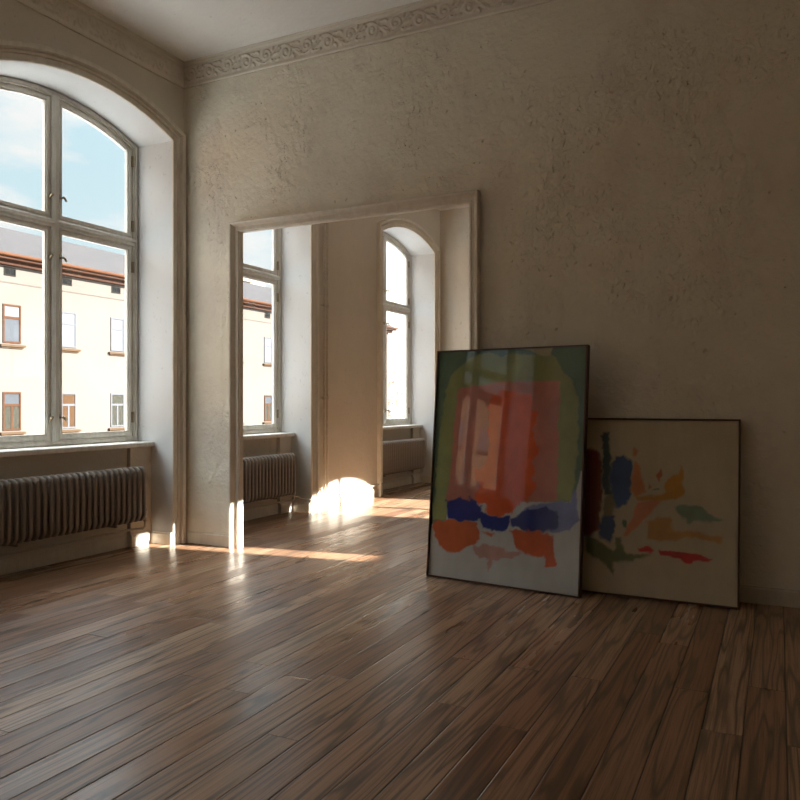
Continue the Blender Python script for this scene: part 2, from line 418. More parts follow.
w = MB(); board(w, (0, YF), (XR, YF), (0, 1)); tag(w.build('baseboard_front', M['base']), kind='structure')

# ---- stucco cornice with a scrolling vine in relief
def frieze(name, length, mapf):
    CH = 0.215
    w = MB()
    # mouldings above and below the ornament (height above the cornice foot, proud)
    prof = [(0, 0), (0, 0.014), (0.012, 0.020), (0.022, 0.020), (0.026, 0.010), (0.036, 0.010)]
    top = [(0.176, 0.028), (0.182, 0.044), (0.196, 0.050), (0.200, 0.062), (CH, 0.066)]
    for pr in (prof, top):
        k = len(pr); V = [mapf(u, z, p) for u in (0, length) for z, p in pr]
        w.add(V, [(j, j + 1, k + j + 1, k + j) for j in range(k - 1)])
    # relief field
    L = 0.42
    du = 0.0075; nu = int(length / du); nz = 22
    u = np.linspace(0, length, nu); z = np.linspace(0.036, 0.176, nz)
    strokes = []
    def arc_spiral(cx, cz, r0, turns, a0, sg, wd):
        pts = []
        for i in range(46):
            f = i / 45; r = r0 * (1 - 0.86 * f); a = a0 + sg * turns * 2 * PI * f
            pts.append((cx + r * math.cos(a), cz + r * math.sin(a), wd * (1 - 0.35 * f)))
        return pts
    mid = 0.106
    for sg, ox in ((1, 0.0), (-1, L / 2)):
        cz = mid + sg * 0.006
        strokes.append(arc_spiral(ox + 0.105, cz, 0.058, 1.45, -sg * PI * 0.5, sg, 0.0085))
        strokes.append([(ox + 0.105 + t * 0.21 - 0.02, mid - sg * 0.055 * math.cos(t * PI), 0.008) for t in np.linspace(0, 1, 22)])
        for (lx, lz, ang, ln) in ((0.175, 0.035, 0.6, 0.05), (0.20, 0.0, -0.3, 0.055), (0.03, 0.045, 2.3, 0.045), (0.165, -0.045, -0.9, 0.04), (0.045, -0.035, 3.6, 0.04)):
            strokes.append([(ox + lx + math.cos(ang * 1 + 0.9 * t) * ln * t, mid + sg * (lz + math.sin(ang + 0.9 * t) * ln * t * 0.8), 0.011 * (1 - 0.7 * t)) for t in np.linspace(0, 1, 9)])
        strokes.append([(ox + 0.105, cz, 0.016), (ox + 0.1055, cz, 0.016)])
    UU, ZZ = np.meshgrid(np.mod(u, L), z, indexing='ij')
    # the pattern repeats, so evaluate one period only
    per = int(round(L / du)); up = np.arange(per) * L / per
    PU, PZ = np.meshgrid(up, z, indexing='ij'); H = np.zeros_like(PU)
    for st in strokes:
        for (px, pz, pw) in st:
            dxx = np.abs(PU - (px % L)); dxx = np.minimum(dxx, L - dxx)
            H = np.maximum(H, np.exp(-((dxx ** 2 + (PZ - pz) ** 2) / (pw * 0.85) ** 2) ** 1.5))
    base = 0.010 + (z - 0.036) / 0.14 * 0.018
    V = []
    for i in range(nu):
        for j in range(nz):
            V.append(mapf(u[i], z[j], base[j] - 0.001 + 0.0145 * H[i % per, j]))
    F = [(i * nz + j, i * nz + j + 1, (i + 1) * nz + j + 1, (i + 1) * nz + j) for i in range(nu - 1) for j in range(nz - 1)]
    w.add(V, F, 0, True)
    return tag(w.build(name, M['stucco'], fix=False), kind='structure')
CZ = CEIL - 0.215
frieze('trim_1', XR, lambda u, z, p: (u, -p, CZ + z))
frieze('trim_2', -YF, lambda u, z, p: (p, -u, CZ + z))

# ---- doorway casing
CAS = [(a * 0.75, p * 0.97) for a, p in [(0.0, 0.0), (0.0, 0.014), (0.008, 0.022), (0.018, 0.022), (0.022, 0.014), (0.050, 0.014), (0.056, 0.020), (0.074, 0.048), (0.080, 0.058), (0.098, 0.062), (0.104, 0.056), (0.104, 0.0)]]
w = MB()
w.sweep([(DX1, 0), (DX1, DZ), (DX0, DZ), (DX0, 0)], [(-a, p) for a, p in CAS], lambda a, b, p: (a, -p, b))
d = empty('door_1', ((DX0 + DX1) / 2, 0, 0)); tag(d, kind='structure')
o = w.build('casing', M['trim'], d); o.location = (-(DX0 + DX1) / 2, 0, 0)
w = MB()                                             # plain lining of the opening, to the far side
w.box(DX0 - 0.012, DX0 + 0.006, -0.009, PT + 0.004, 0, DZ); w.box(DX1 - 0.006, DX1 + 0.012, -0.009, PT + 0.004, 0, DZ); w.box(DX0 - 0.012, DX1 + 0.012, -0.009, PT + 0.004, DZ - 0.006, DZ + 0.012)
o = w.build('lining', M['trim'], d); o.location = (-(DX0 + DX1) / 2, 0, 0)

# ---- windows
FX0, FX1 = -0.47, -0.42                              # fixed frame, back and front
mW = lambda a, b, d: (d, a, b)
SILLZ = 0.935
def outline(y0, y1, z0, inset, N=14, top=None):
    """closed outline; the arch follows the opening's own arc, 'inset' in from it, unless top is given"""
    pts = [(y0, z0), (y1, z0)]
    R = RAD - inset; zc = SPR + RISE - RAD
    for k in range(N + 1):
        y = y1 + (y0 - y1) * k / N
        pts.append((y, top if top is not None else zc + math.sqrt(R * R - y * y)))
    return pts
def make_window():
    root = empty('window_1', (0, 0, 0)); tag(root, kind='structure')
    h = WIN / 2
    f = MB()
    f.ring(outline(-h, h, SILLZ, 0.0, 24), outline(-h + 0.05, h - 0.05, SILLZ + 0.045, 0.05, 24), FX1, FX0, mW)
    f.ring(outline(-h + 0.012, h - 0.012, SILLZ + 0.012, 0.012, 24), outline(-h + 0.034, h - 0.034, SILLZ + 0.03, 0.034, 24), FX1 + 0.012, FX1 - 0.002, mW)
    f.build('window_frame', M['sash'], root)
    f = MB(); zt = arch_z(0) - 0.03
    f.box(FX0, FX1 + 0.012, -0.034, 0.034, SILLZ + 0.03, zt, 0, 0.008)
    f.box(FX1 + 0.01, FX1 + 0.022, -0.022, 0.022, SILLZ + 0.03, zt - 0.01, 0, 0.006)
    f.build('mullion', M['sash'], root)
    f = MB(); f.box(FX0, FX1 + 0.006, -h + 0.03, h - 0.03, 2.745, 2.815, 0, 0.008)
    f.box(FX1, FX1 + 0.024, -h + 0.03, h - 0.03, 2.775, 2.805, 0, 0.008)
    f.build('transom', M['sash'], root)
    SX0, SX1 = -0.468, -0.436
    for s0 in (-1, 1):
        ya, yb = (0.03, h - 0.05) if s0 > 0 else (-h + 0.05, -0.03)
        for up in (0, 1):
            if up: oz, top, ins = 2.815, None, 0.05
            else: oz, top, ins = SILLZ + 0.045, 2.745, 0
            m = MB(); tk = 0.050; ta, tb = (0.048, 0.058) if s0 > 0 else (0.050, 0.058)
            if up: A, B = outline(ya, yb, oz, ins), outline(ya + ta, yb - tb, oz + 0.045, ins + tk)
            else: A, B = outline(ya, yb, oz, 0, top=top), outline(ya + ta, yb - tb, oz + 0.055, 0, top=top - 0.045)
            m.ring(A, B, SX1, SX0, mW)
            if up: A2, B2 = outline(ya + 0.02, yb - 0.02, oz + 0.014, ins + 0.02), outline(ya + ta - 0.012, yb - tb + 0.012, oz + 0.034, ins + tk - 0.012)
            else: A2, B2 = outline(ya + 0.02, yb - 0.02, oz + 0.016, 0, top=top - 0.014), outline(ya + ta - 0.012, yb - tb + 0.012, oz + 0.042, 0, top=top - 0.034)
            m.ring(A2, B2, SX1 + 0.010, SX1 - 0.002, mW)
            sash = m.build('sash', M['sash'], root)
            g = MB(); pts = [(y + (0.006 if y > (ya + yb) / 2 else -0.006) , z) for y, z in B]; k = len(pts)
            g.add([(SX0 + 0.014, y, z) for y, z in pts] + [(SX0 + 0.010, y, z) for y, z in pts],
                  [tuple(range(k)), tuple(range(k, 2 * k))[::-1]])
            g.build('pane', M['glass'], sash, fix=False)
            yh = yb - 0.004 if s0 > 0 else ya + 0.004
            zs = (2.93, 3.53) if up else (1.16, 2.55)
            for zz in zs:                                 # hinges with a turned pin
                q = MB(); q.tube([(SX1 + 0.012, yh, zz + dz) for dz in (-0.05, -0.04, -0.039, 0.039, 0.04, 0.05)], 0.013, 8)
                q.box(SX1, SX1 + 0.006, yh - 0.022, yh + 0.022, zz - 0.03, zz + 0.03)
                q.build('hinge', M['brass'], sash)
            yk = ya + 0.022 if s0 > 0 else yb - 0.022
            for zz in ((3.0,) if up else (1.17, 2.50)):
                q = MB(); q.box(SX1, SX1 + 0.006, yk - 0.014, yk + 0.014, zz - 0.035, zz + 0.035, 0, 0.002)
                q.tube([(SX1, yk, zz), (SX1 + 0.050, yk, zz)], 0.009, 8)
                q.tube([(SX1 + 0.046, yk, zz + 0.010), (SX1 + 0.052, yk + s0 * 0.012, zz - 0.006), (SX1 + 0.050, yk + s0 * 0.028, zz - 0.028)], 0.009, 8)
                q.build('handle', M['brass'], sash)
    f = MB(); f.box(-0.43, -0.20, -h + 0.001, h - 0.001, 0.89, SILLZ, 0, 0.008); f.build('window_sill', M['sash'], root)
    # moulded casing round the niche, floor to arch to floor
    path = [(h, 0), (h, SPR)] + [(h - WIN * k / 24, arch_z(h - WIN * k / 24)) for k in range(1, 24)] + [(-h, SPR), (-h, 0)]
    prof = [(0.0, 0.0), (0.0, 0.014), (0.006, 0.022), (0.016, 0.022), (0.022, 0.010), (0.054, 0.012), (0.060, 0.026), (0.072, 0.030), (0.078, 0.014), (0.086, 0.018), (0.098, 0.050), (0.126, 0.054), (0.134, 0.046), (0.134, 0.0)]
    f = MB(); f.sweep(path, [(-a, p) for a, p in prof], lambda a, b, p: (p, a, b)); f.build('casing', M['trim'], root)
    return root
win = make_window(); win.location = (0, WC[0], 0)
for i, c in enumerate(WC[1:]):
    r = copy_tree(win); r.name = 'window_%d' % (i + 2); r.location = (0, c, 0)

# ---- radiators
def rounded_loop(hw, z0, z1, r, n=6):
    P = []
    for cx, cz, a0 in ((hw - r, z1 - r, 0), (-hw + r, z1 - r, PI / 2), (-hw + r, z0 + r, PI), (hw - r, z0 + r, 1.5 * PI)):
        for k in range(n + 1):
            a = a0 + PI / 2 * k / n; P.append((cx + r * math.cos(a), 0, cz + r * math.sin(a)))
    return P
def make_radiator(nsec=24, pitch=0.06):
    root = empty('radiator')
    m = MB(); RZ0, RZ1 = 0.245, 0.735
    m.tube(rounded_loop(0.052, RZ0 + 0.02, RZ1 - 0.02, 0.045), 0.020, 10, 0, closed=True, sx=0.78)
    m.tube([(0, 0, RZ0 + 0.02), (0, 0, RZ1 - 0.02)], 0.020, 10, 0, sx=0.78)
    for zz in (RZ0 + 0.045, RZ1 - 0.045): m.tube([(0, -pitch / 2, zz), (0, pitch / 2, zz)], 0.026, 10)
    first = None
    for i in range(nsec):
        y = (i - (nsec - 1) / 2) * pitch
        if first is None: first = m.build('section', M['radiator'], root); s = first
        else: s = first.copy(); C.objects.link(s); s.parent = root
        s.location = (0, y, 0)
    e = nsec * pitch / 2
    for y in (-e * 0.72, e * 0.60):
        b = MB(); b.box(-0.16, 0.0, y - 0.006, y + 0.006, 0.222, 0.238); b.box(-0.01, 0.0, y - 0.006, y + 0.006, 0.222, 0.275, 0, 0.002)
        b.tube([(-0.165, y, 0.23), (-0.15, y, 0.23)], 0.018, 10); b.build('bracket', M['radiator'], root)
    v = MB(); v.tube([(0, e - 0.02, 0.29), (0, e + 0.025, 0.29), (0.0, e + 0.045, 0.285)], 0.016, 10)
    v.tube([(0, e + 0.04, 0.235), (0, e + 0.04, 0.33)], 0.020, 12); v.tube([(0, e + 0.04, 0.33), (0, e + 0.04, 0.37)], 0.015, 12)
    v.build('valve', M['pipe'], root)
    p = MB(); p.tube([(0, e + 0.04, 0.24), (0, e + 0.04, 0.19), (-0.01, e + 0.02, 0.172), (-0.06, e - 0.02, 0.17), (-0.07, e - 0.1, 0.17), (-0.07, -e, 0.17)], 0.011, 10)
    p.build('supply_pipe', M['pipe'], root)
    return root
RY = -1.115
rad = make_radiator(); rad.location = (-0.125, RY, 0)
tag(rad, 'large dark taupe column radiator below the big arched window at left', 'radiator', 'radiators under the windows')
r2 = copy_tree(rad); r2.location = (-0.115, WC[2] - 0.02, -0.02); r2['label'] = 'column radiator just behind the left door jamb, seen through the doorway'
r3 = copy_tree(rad); r3.location = (-0.125, WC[3] - 0.03, 0); r3['label'] = 'pale lit column radiator under the farthest arched window beyond the doorway'

# ---- heating risers in the far room
def bend(pts): return pts
def pipe_thing(label, y, branch):
    root = empty('riser_pipe', (0.05, y, 0)); tag(root, label, 'pipe', 'heating risers in the far room')
    m = MB(); m.tube([(0, 0, 0.0), (0, 0, CEIL)], 0.013, 12); m.build('riser', M['pipe'], root)
    m = MB(); m.tube(branch, 0.010, 10); m.build('branch_pipe', M['pipe'], root)
    for zz in (1.35, 2.47, 3.6):
        m = MB(); m.tube([(0, 0, zz - 0.022), (0, 0, zz + 0.022)], 0.022, 12); m.tube([(-0.055, 0, zz), (0.024, 0, zz)], 0.007, 8); m.build('clamp', M['pipe'], root)
    return root
pipe_thing('thin upright heating pipe beside the casing of the first window beyond the doorway', 2.36,
           [(0, 0, 0.150), (-0.02, -0.03, 0.150), (-0.022, -0.195, 0.150), (-0.03, -0.235, 0.150), (-0.06, -0.245, 0.150), (-0.14, -0.245, 0.150), (-0.172, -0.262, 0.16), (-0.175, -0.31, 0.185), (-0.175, -0.41, 0.19)])
pipe_thing('thin upright heating pipe against the bare sunlit pier between two far windows', 2.425,
           [(0, 0, 0.165), (-0.02, 0.04, 0.165), (-0.02, 1.36, 0.165), (-0.02, 1.40, 0.165)] + [(-0.02, 1.53, 0.165), (-0.05, 1.545, 0.165), (-0.16, 1.545, 0.165), (-0.225, 1.56, 0.165), (-0.235, 1.62, 0.16), (-0.235, 1.68, 0.155)])

# ------------------------------------------------------------------ paintings
def homography(src, dst):
    A = []; b = []
    for (x, y), (u, v) in zip(src, dst):
        A.append([x, y, 1, 0, 0, 0, -u * x, -u * y]); b.append(u)
        A.append([0, 0, 0, x, y, 1, -v * x, -v * y]); b.append(v)
    h = np.linalg.solve(np.array(A, float), np.array(b, float)); return np.append(h, 1).reshape(3, 3)
def inside(poly, X, Y):
    r = np.zeros(X.shape, bool); n = len(poly); j = n - 1
    for i in range(n):
        xi, yi = poly[i]; xj, yj = poly[j]
        c = ((yi > Y) != (yj > Y)) & (X < (xj - xi) * (Y - yi) / (yj - yi + 1e-9) + xi); r ^= c; j = i
    return r
def lin(c): return tuple(((v / 255 + 0.055) / 1.055) ** 2.4 if v > 10 else v / 255 / 12.92 for v in c)
def make_picture(name, w, h, base, yaw, tilt, canvas, shapes, quad, uv_quad, res, label, group):
    DP = 0.048
    root = empty(name, (base[0], base[1], DP * math.sin(tilt)), (-tilt, 0, yaw)); tag(root, label, 'framed picture', group)
    fw = 0.011
    f = MB()
    f.ring([(0, 0), (w, 0), (w, h), (0, h)], [(fw, fw), (w - fw, fw), (w - fw, h - fw), (fw, h - fw)], 0.0, DP, lambda a, b, d: (a, d, b))
    f.ring([(0.002, 0.002), (w - 0.002, 0.002), (w - 0.002, h - 0.002), (0.002, h - 0.002)], [(fw - 0.003, fw - 0.003), (w - fw + 0.003, fw - 0.003), (w - fw + 0.003, h - fw + 0.003), (fw - 0.003, h - fw + 0.003)], -0.003, 0.004, lambda a, b, d: (a, d, b))
    f.build('frame', M['walnut'], root)
    bk = MB(); bk.box(fw * 0.5, w - fw * 0.5, DP - 0.012, DP - 0.005, fw * 0.5, h - fw * 0.5); bk.build('backing_board', M['backing'], root)
    g = MB(); g.box(fw * 0.6, w - fw * 0.6, 0.006, 0.0085, fw * 0.6, h - fw * 0.6); g.build('glass', M['pglass'], root)
    nx = int(w * res); ny = int(h * res)
    xs = np.linspace(fw * 0.7, w - fw * 0.7, nx); zs = np.linspace(fw * 0.7, h - fw * 0.7, ny)
    X, Z = np.meshgrid(xs, zs, indexing='ij')
    Hm = homography(uv_quad, quad)                       # picture plane -> sketch units
    def tosk(U, V):
        q = Hm[2, 0] * U + Hm[2, 1] * V + Hm[2, 2]
        return (Hm[0, 0] * U + Hm[0, 1] * V + Hm[0, 2]) / q, (Hm[1, 0] * U + Hm[1, 1] * V + Hm[1, 2]) / q
    SX, SY = tosk(X, Z)
    def nz(fr, seed):
        out = np.empty(X.shape)
        for i in range(nx):
            for j in range(ny): out[i, j] = mnoise.fractal((xs[i] * fr, zs[j] * fr, seed), 0.8, 2.1, 5)
        return out
    n1 = nz(14, 1.7); n2 = nz(14, 9.2); n3 = nz(5, 4.4)
    col = np.empty(X.shape + (3,)); col[:] = canvas
    col *= (1 + 0.06 * n3)[..., None]
    for item in shapes:
        c, poly = item[0], item[1]; jit = item[2] if len(item) > 2 else 7
        soft = item[3] if len(item) > 3 else 2.2
        acc = np.zeros(X.shape)
        for ox, oz in ((0, 0), (soft, 0), (-soft, 0), (0, soft), (0, -soft)):
            acc += inside(poly, SX + n1 * jit * 1.5 + ox, SY + n2 * jit * 1.5 + oz)
        acc /= 5
        cc = np.array(c)[None, None, :] * (1 + 0.16 * n3 + 0.05 * n1)[..., None]
        col = col * (1 - acc[..., None]) + np.clip(cc, 0, 1) * acc[..., None]
    me = bpy.data.meshes.new('artwork')
    V = np.stack([X, np.full_like(X, 0.0125), Z], -1).reshape(-1, 3)
    F = [(i * ny + j, (i + 1) * ny + j, (i + 1) * ny + j + 1, i * ny + j + 1) for i in range(nx - 1) for j in range(ny - 1)]
    me.from_pydata(V.tolist(), [], F); me.materials.append(M['art'])
    ca = me.color_attributes.new('paint', 'FLOAT_COLOR', 'POINT')
    ca.data.foreach_set('color', np.concatenate([np.clip(col * 0.84, 0, 1), np.ones(col.shape[:2] + (1,))], -1).astype(np.float32).ravel())
    a = bpy.data.objects.new('artwork', me); C.objects.link(a); a.parent = root
    return root
OR = (0.80, 0.135, 0.04)
S1 = [
 ((0.13, 0.20, 0.13), [(30, 20), (510, 10), (500, 410), (472, 400), (455, 470), (440, 495), (80, 495), (75, 548), (20, 565)], 3),
 ((0.34, 0.35, 0.13), [(150, 62), (200, 52), (235, 62), (290, 55), (330, 62), (378, 52), (415, 95), (445, 135), (462, 185), (465, 300), (455, 400), (447, 492), (400, 495), (80, 490), (72, 545), (33, 548), (45, 400), (60, 250), (72, 160), (95, 110)], 4),
 ((0.58, 0.50, 0.33), [(300, 42), (392, 30), (380, 60), (362, 66), (330, 52)], 4),
 ((0.62, 0.215, 0.155), [(108, 160), (230, 138), (410, 138), (402, 492), (320, 495), (75, 492), (85, 420)], 3),
 ((0.86, 0.13, 0.035), [(198, 185), (235, 165), (320, 172), (328, 195), (325, 215), (342, 235), (335, 290), (345, 340), (330, 370), (338, 440), (322, 485), (270, 520), (215, 545), (185, 510), (165, 475), (170, 430), (155, 400), (195, 380), (200, 300)], 8),
 ((0.27, 0.29, 0.52), [(270, 545), (320, 505), (400, 495), (445, 495), (452, 465), (460, 470), (466, 548), (440, 580), (390, 585), (300, 575)], 4),
 ((0.022, 0.034, 0.26), [(72, 490), (110, 480), (170, 490), (182, 520), (215, 542), (262, 535), (260, 565), (245, 585), (215, 585), (190, 570), (175, 550), (120, 552), (85, 545)], 6),
 ((0.02, 0.032, 0.20), [(262, 545), (310, 520), (370, 512), (405, 530), (405, 570), (360, 585), (300, 575), (265, 560)], 6),
 ((0.70, 0.15, 0.045), [(32, 555), (75, 545), (165, 555), (175, 585), (158, 625), (120, 635), (90, 648), (70, 640), (45, 600)], 6),
 ((0.70, 0.13, 0.045), [(262, 580), (330, 575), (390, 595), (395, 640), (405, 675), (395, 690), (375, 685), (368, 655), (330, 655), (285, 630)], 6),
 ((0.70, 0.16, 0.06), [(178, 580), (222, 590), (212, 598)], 3),
 ((0.62, 0.34, 0.29), [(158, 625), (200, 622), (255, 635), (300, 640), (290, 655), (250, 660), (215, 668), (205, 698), (198, 670), (165, 652)], 6),
]
W1, H1 = 1.186, 1.693
make_picture('framed_painting', W1, H1, (2.588, -0.262), math.radians(-7.2), math.radians(5.5), (0.66, 0.63, 0.60), S1,
             [(20, 712), (472, 778), (493, 30), (48, 47)], [(0, 0), (W1, 0), (W1, H1), (0, H1)], 190,
             'tall framed abstract in orange, green and blue leaning on the doorway casing', 'framed abstracts leaning on the wall')
S2 = [
 ((0.27, 0.07, 0.05), [(-60, 150), (60, 170), (90, 165), (105, 220), (100, 480), (50, 500), (-60, 480)], 8, 5),
 ((0.07, 0.11, 0.13), [(110, 105), (138, 105), (140, 180), (150, 230), (140, 320), (145, 345), (115, 350), (105, 300), (112, 180)], 7, 4),
 ((0.07, 0.13, 0.30), [(160, 195), (190, 185), (228, 225), (222, 350), (200, 380), (165, 395), (140, 350), (148, 240)], 7, 4),
 ((0.30, 0.25, 0.15), [(115, 360), (150, 335), (160, 380), (150, 430), (115, 430)], 6, 4),
 ((0.07, 0.12, 0.27), [(110, 430), (160, 420), (158, 490), (135, 528), (100, 505), (95, 460)], 6, 4),
 ((0.21, 0.22, 0.09), [(40, 490), (100, 520), (150, 560), (165, 505), (185, 505), (190, 560), (240, 575), (300, 568), (260, 590), (200, 600), (155, 605), (148, 655), (120, 610), (40, 560)], 7, 5),
 ((0.80, 0.30, 0.13), [(235, 215), (262, 240), (278, 330), (240, 350), (222, 330)], 6, 4),
 ((0.72, 0.30, 0.14), [(228, 195), (240, 160), (250, 178), (236, 205)], 5, 4),
 ((0.72, 0.34, 0.07), [(235, 320), (250, 350), (290, 345), (360, 340), (355, 300), (385, 265), (410, 260), (425, 230), (434, 270), (432, 345), (390, 358), (340, 368), (300, 362), (250, 368)], 6, 4),
 ((0.85, 0.33, 0.18), [(250, 375), (300, 362), (345, 364), (300, 410), (270, 440), (230, 480), (200, 508), (190, 495), (230, 430)], 6, 4),
 ((0.55, 0.18, 0.08), [(325, 270), (338, 240), (347, 270), (332, 292)], 4), ((0.62, 0.25, 0.1), [(288, 322), (295, 298), (304, 312)], 3),
 ((0.22, 0.30, 0.25), [(298, 324), (335, 314), (337, 325)], 3),
 ((0.68, 0.36, 0.12), [(280, 445), (330, 430), (370, 435), (400, 480), (480, 490), (580, 508), (575, 528), (520, 515), (430, 508), (370, 512), (330, 525), (285, 510)], 7, 5),
 ((0.28, 0.37, 0.25), [(395, 395), (430, 380), (490, 385), (525, 415), (590, 445), (540, 445), (470, 440), (450, 460), (435, 440), (400, 415)], 6, 4),
 ((0.70, 0.055, 0.06), [(252, 545), (290, 542), (315, 560), (300, 567), (258, 558)], 5),
 ((0.70, 0.055, 0.06), [(332, 552), (370, 560), (430, 560), (500, 575), (540, 588), (530, 600), (470, 597), (460, 608), (420, 590), (340, 572)], 5),
 ((0.12, 0.22, 0.12), [(192, 440), (206, 440), (206, 470), (192, 466)], 4),
]
P2L, P2R, H2 = 3.52, 4.722, 1.193
W2 = P2R - P2L; SKL = 3.765 - P2L                        # the sketch covers the part right of SKL
make_picture('framed_painting', W2, H2, (P2L, -0.228), math.radians(-0.42), math.radians(7.5), (0.70, 0.58, 0.40), S2,
             [(45, 713), (642, 775), (655, 57), (65, 47)], [(SKL, 0), (W2, 0), (W2, H2), (SKL, H2)], 190,
             'smaller square framed abstract on cream ground, partly behind the tall painting', 'framed abstracts leaning on the wall')

# ------------------------------------------------------------------ across the street
FXX = -24.0; GZ = -9.0
def street_house(fy0, fy1, eave, label, render):
    root = empty('apartment_building', (FXX, (fy0 + fy1) / 2, GZ)); tag(root, label, 'building')
    de = eave - 7.35
    def P(o): o.location = (-FXX, -(fy0 + fy1) / 2, -GZ + de); return o
    m = MB(); m.box(FXX - 11, FXX, fy0, fy1, GZ - de, 7.2); P(m.build('facade_wall', render, root))
    m = MB(); m.box(FXX, FXX + 0.05, fy0, fy1, 6.33, 6.38); m.box(FXX, FXX + 0.03, fy0, fy1, 6.30, 6.33); P(m.build('string_course', render, root))
    m = MB(); xe = FXX + 0.62
    m.add([(xe, fy0 - .1, 7.42), (xe, fy1 + .4, 7.42), (FXX - 5.5, fy1 + .4, 9.95), (FXX - 5.5, fy0 - .1, 9.95), (FXX - 12, fy1 + .4, 7.42), (FXX - 12, fy0 - .1, 7.42),
           (xe, fy0 - .1, 7.34), (xe, fy1 + .4, 7.34), (FXX - 12, fy1 + .4, 7.34), (FXX - 12, fy0 - .1, 7.34)],
          [(0, 1, 2, 3), (3, 2, 4, 5), (6, 7, 8, 9), (0, 1, 7, 6), (5, 4, 8, 9), (1, 2, 4, 8, 7), (0, 3, 5, 9, 6)])
    P(m.build('roof', M['rooftile'], root))
    m = MB(); m.box(FXX, xe - 0.03, fy0 - .05, fy1 + .3, 7.20, 7.338); m.box(FXX, FXX + 0.30, fy0, fy1 + .2, 7.02, 7.20)
    P(m.build('eave', M['soffit'], root))
    m = MB(); m.tube([(xe + 0.06, fy0 - .1, 7.37), (xe + 0.06, fy1 + .4, 7.37)], 0.075, 10); P(m.build('gutter', M['gutter'], root))
    return root, (fy0 + fy1) / 2
apt, amid = street_house(-9.6, 50.6, 7.35, 'long cream apartment house with brown eaves across the street outside the windows', M['facade'])
tall, tmid = street_house(-58.0, -10.8, 9.9, 'taller orange street house mirrored in the glass of the tall leaning picture', M['facade_orange'])
def house_window(style, w, h, sillw=0.16):
    f = MB(); t = 0.075
    out = [(0, 0), (w, 0), (w, h), (0, h)]; inn = [(t, t), (w - t, t), (w - t, h - t), (t, h - t)]
    f.ring(out, inn, 0.05, -0.04, lambda a, b, d: (d, a, b))
    tz = h * (0.66 if style != 'lower' else 0.68)
    f.box(-0.03, 0.04, t, w - t, tz - 0.05, tz + 0.05)
    if style in ('curtain', 'net', 'brown_net'): f.box(-0.03, 0.035, w / 2 - 0.045, w / 2 + 0.045, t, tz)
    fo = f.build('window', M['brown_wood'] if style.startswith('brown') else M['white_wood'])
    p = MB(); p.box(0.004, 0.014, t, w - t, t, tz)
    p.box(0.004, 0.014, t, w - t, tz, h - t, 1)
    lo, hi = {'brown': ('pane_blue', 'blind'), 'brown_net': ('net', 'pane_blue'), 'blind': ('blind', 'blind'), 'curtain': ('curtain', 'curtain'), 'net': ('net', 'net')}[style]
    p.build('pane', [M[lo], M[hi]], fo)
    s = MB(); s.box(0, 0.16, -sillw, w + sillw, -0.16, -0.07); s.box(0, 0.08, -sillw * 0.6, w + sillw * 0.6, -0.22, -0.16)
    s.build('ledge', M['sill_stone'] , fo)
    return fo
protos = {k: house_window(k, 0.84, 1.62) for k in ('brown', 'blind', 'brown_net', 'curtain', 'net')}
used = set()
def place_window(kind, y, z):
    o = protos[kind]
    if kind in used: o = copy_tree(protos[kind])
    used.add(kind); h_, mid_ = (apt, amid) if y > -9.6 else (tall, tmid)
    o.parent = h_; o.location = (0, y - mid_, z - GZ)
av = MB(); av.ring([(0, 0), (.55, 0), (.55, .34), (0, .34)], [(.05, .05), (.5, .05), (.5, .29), (.05, .29)], 0.03, -0.05, lambda a, b, d: (d, a, b))
av.box(-0.04, 0.02, 0.26, 0.29, 0.05, 0.29)
attic = av.build('attic_window', M['slat']); ap = MB(); ap.box(0.002, 0.010, 0.05, 0.5, 0.05, 0.29); ap.build('pane', M['pane_dark'], attic)
cols = [15.55 + 2.86 * k for k in range(0, 3)] + [24.2, 27.3, 30.4, 33.55] + [33.55 + 3.07 * k for k in range(1, 6)] + [15.55 - 2.9 * k for k in range(1, 25)]
fixed = {0: ('brown', 'brown_net'), 1: ('blind', 'curtain'), 2: ('blind', 'net'), 6: ('blind', 'brown_net'), 5: ('blind', 'brown')}
first_attic = True
for i, y in enumerate(cols):
    up, low = fixed.get(i, (random.choice(['brown', 'blind', 'brown']), random.choice(['brown_net', 'curtain', 'net'])))
    if y < -9.6 and y > -12.5: continue
    dz = 0.0 if y > -9.6 else 2.2
    place_window(up, y, 3.78 + dz); place_window(low, y, 0.10 + dz)
    a = attic if first_attic else copy_tree(attic); first_attic = False
    h_, mid_ = (apt, amid) if y > -9.6 else (tall, tmid)
    a.parent = h_; a.location = (0, y + 0.06 - mid_, 6.60 - GZ + (0 if y > -9.6 else 2.55))
# other houses
h2 = empty('corner_house', (-33, 75, GZ)); tag(h2, 'tall pale house glaring white beyond the end of the cream facade', 'building')
m = MB(); m.box(-36, -33, 64, 96, GZ, 19.3); o = m.build('facade_wall', M['facade_pale'], h2); o.location = (33, -75, -GZ)
m = MB(); m.box(-36.3, -32.4, 63.6, 96.4, 19.3, 20.0); m.box(-36.2, -32.7, 63.8, 96.2, 18.9, 19.3); o = m.build('cornice', M['facade_cream'], h2); o.location = (33, -75, -GZ)
h3 = empty('rear_house', (-64, 80, GZ)); tag(h3, 'distant pale house with ochre gable peeking above the tiled roof', 'building')
m = MB(); m.box(-70, -62, 76, 85, GZ, 18.6); o = m.build('facade_wall', M['facade_pale'], h3); o.location = (64, -80, -GZ)
m = MB(); m.box(-70, -61.7, 75.8, 81.6, 18.2, 19.3); o = m.build('gable', M['facade_cream'], h3); o.location = (64, -80, -GZ)
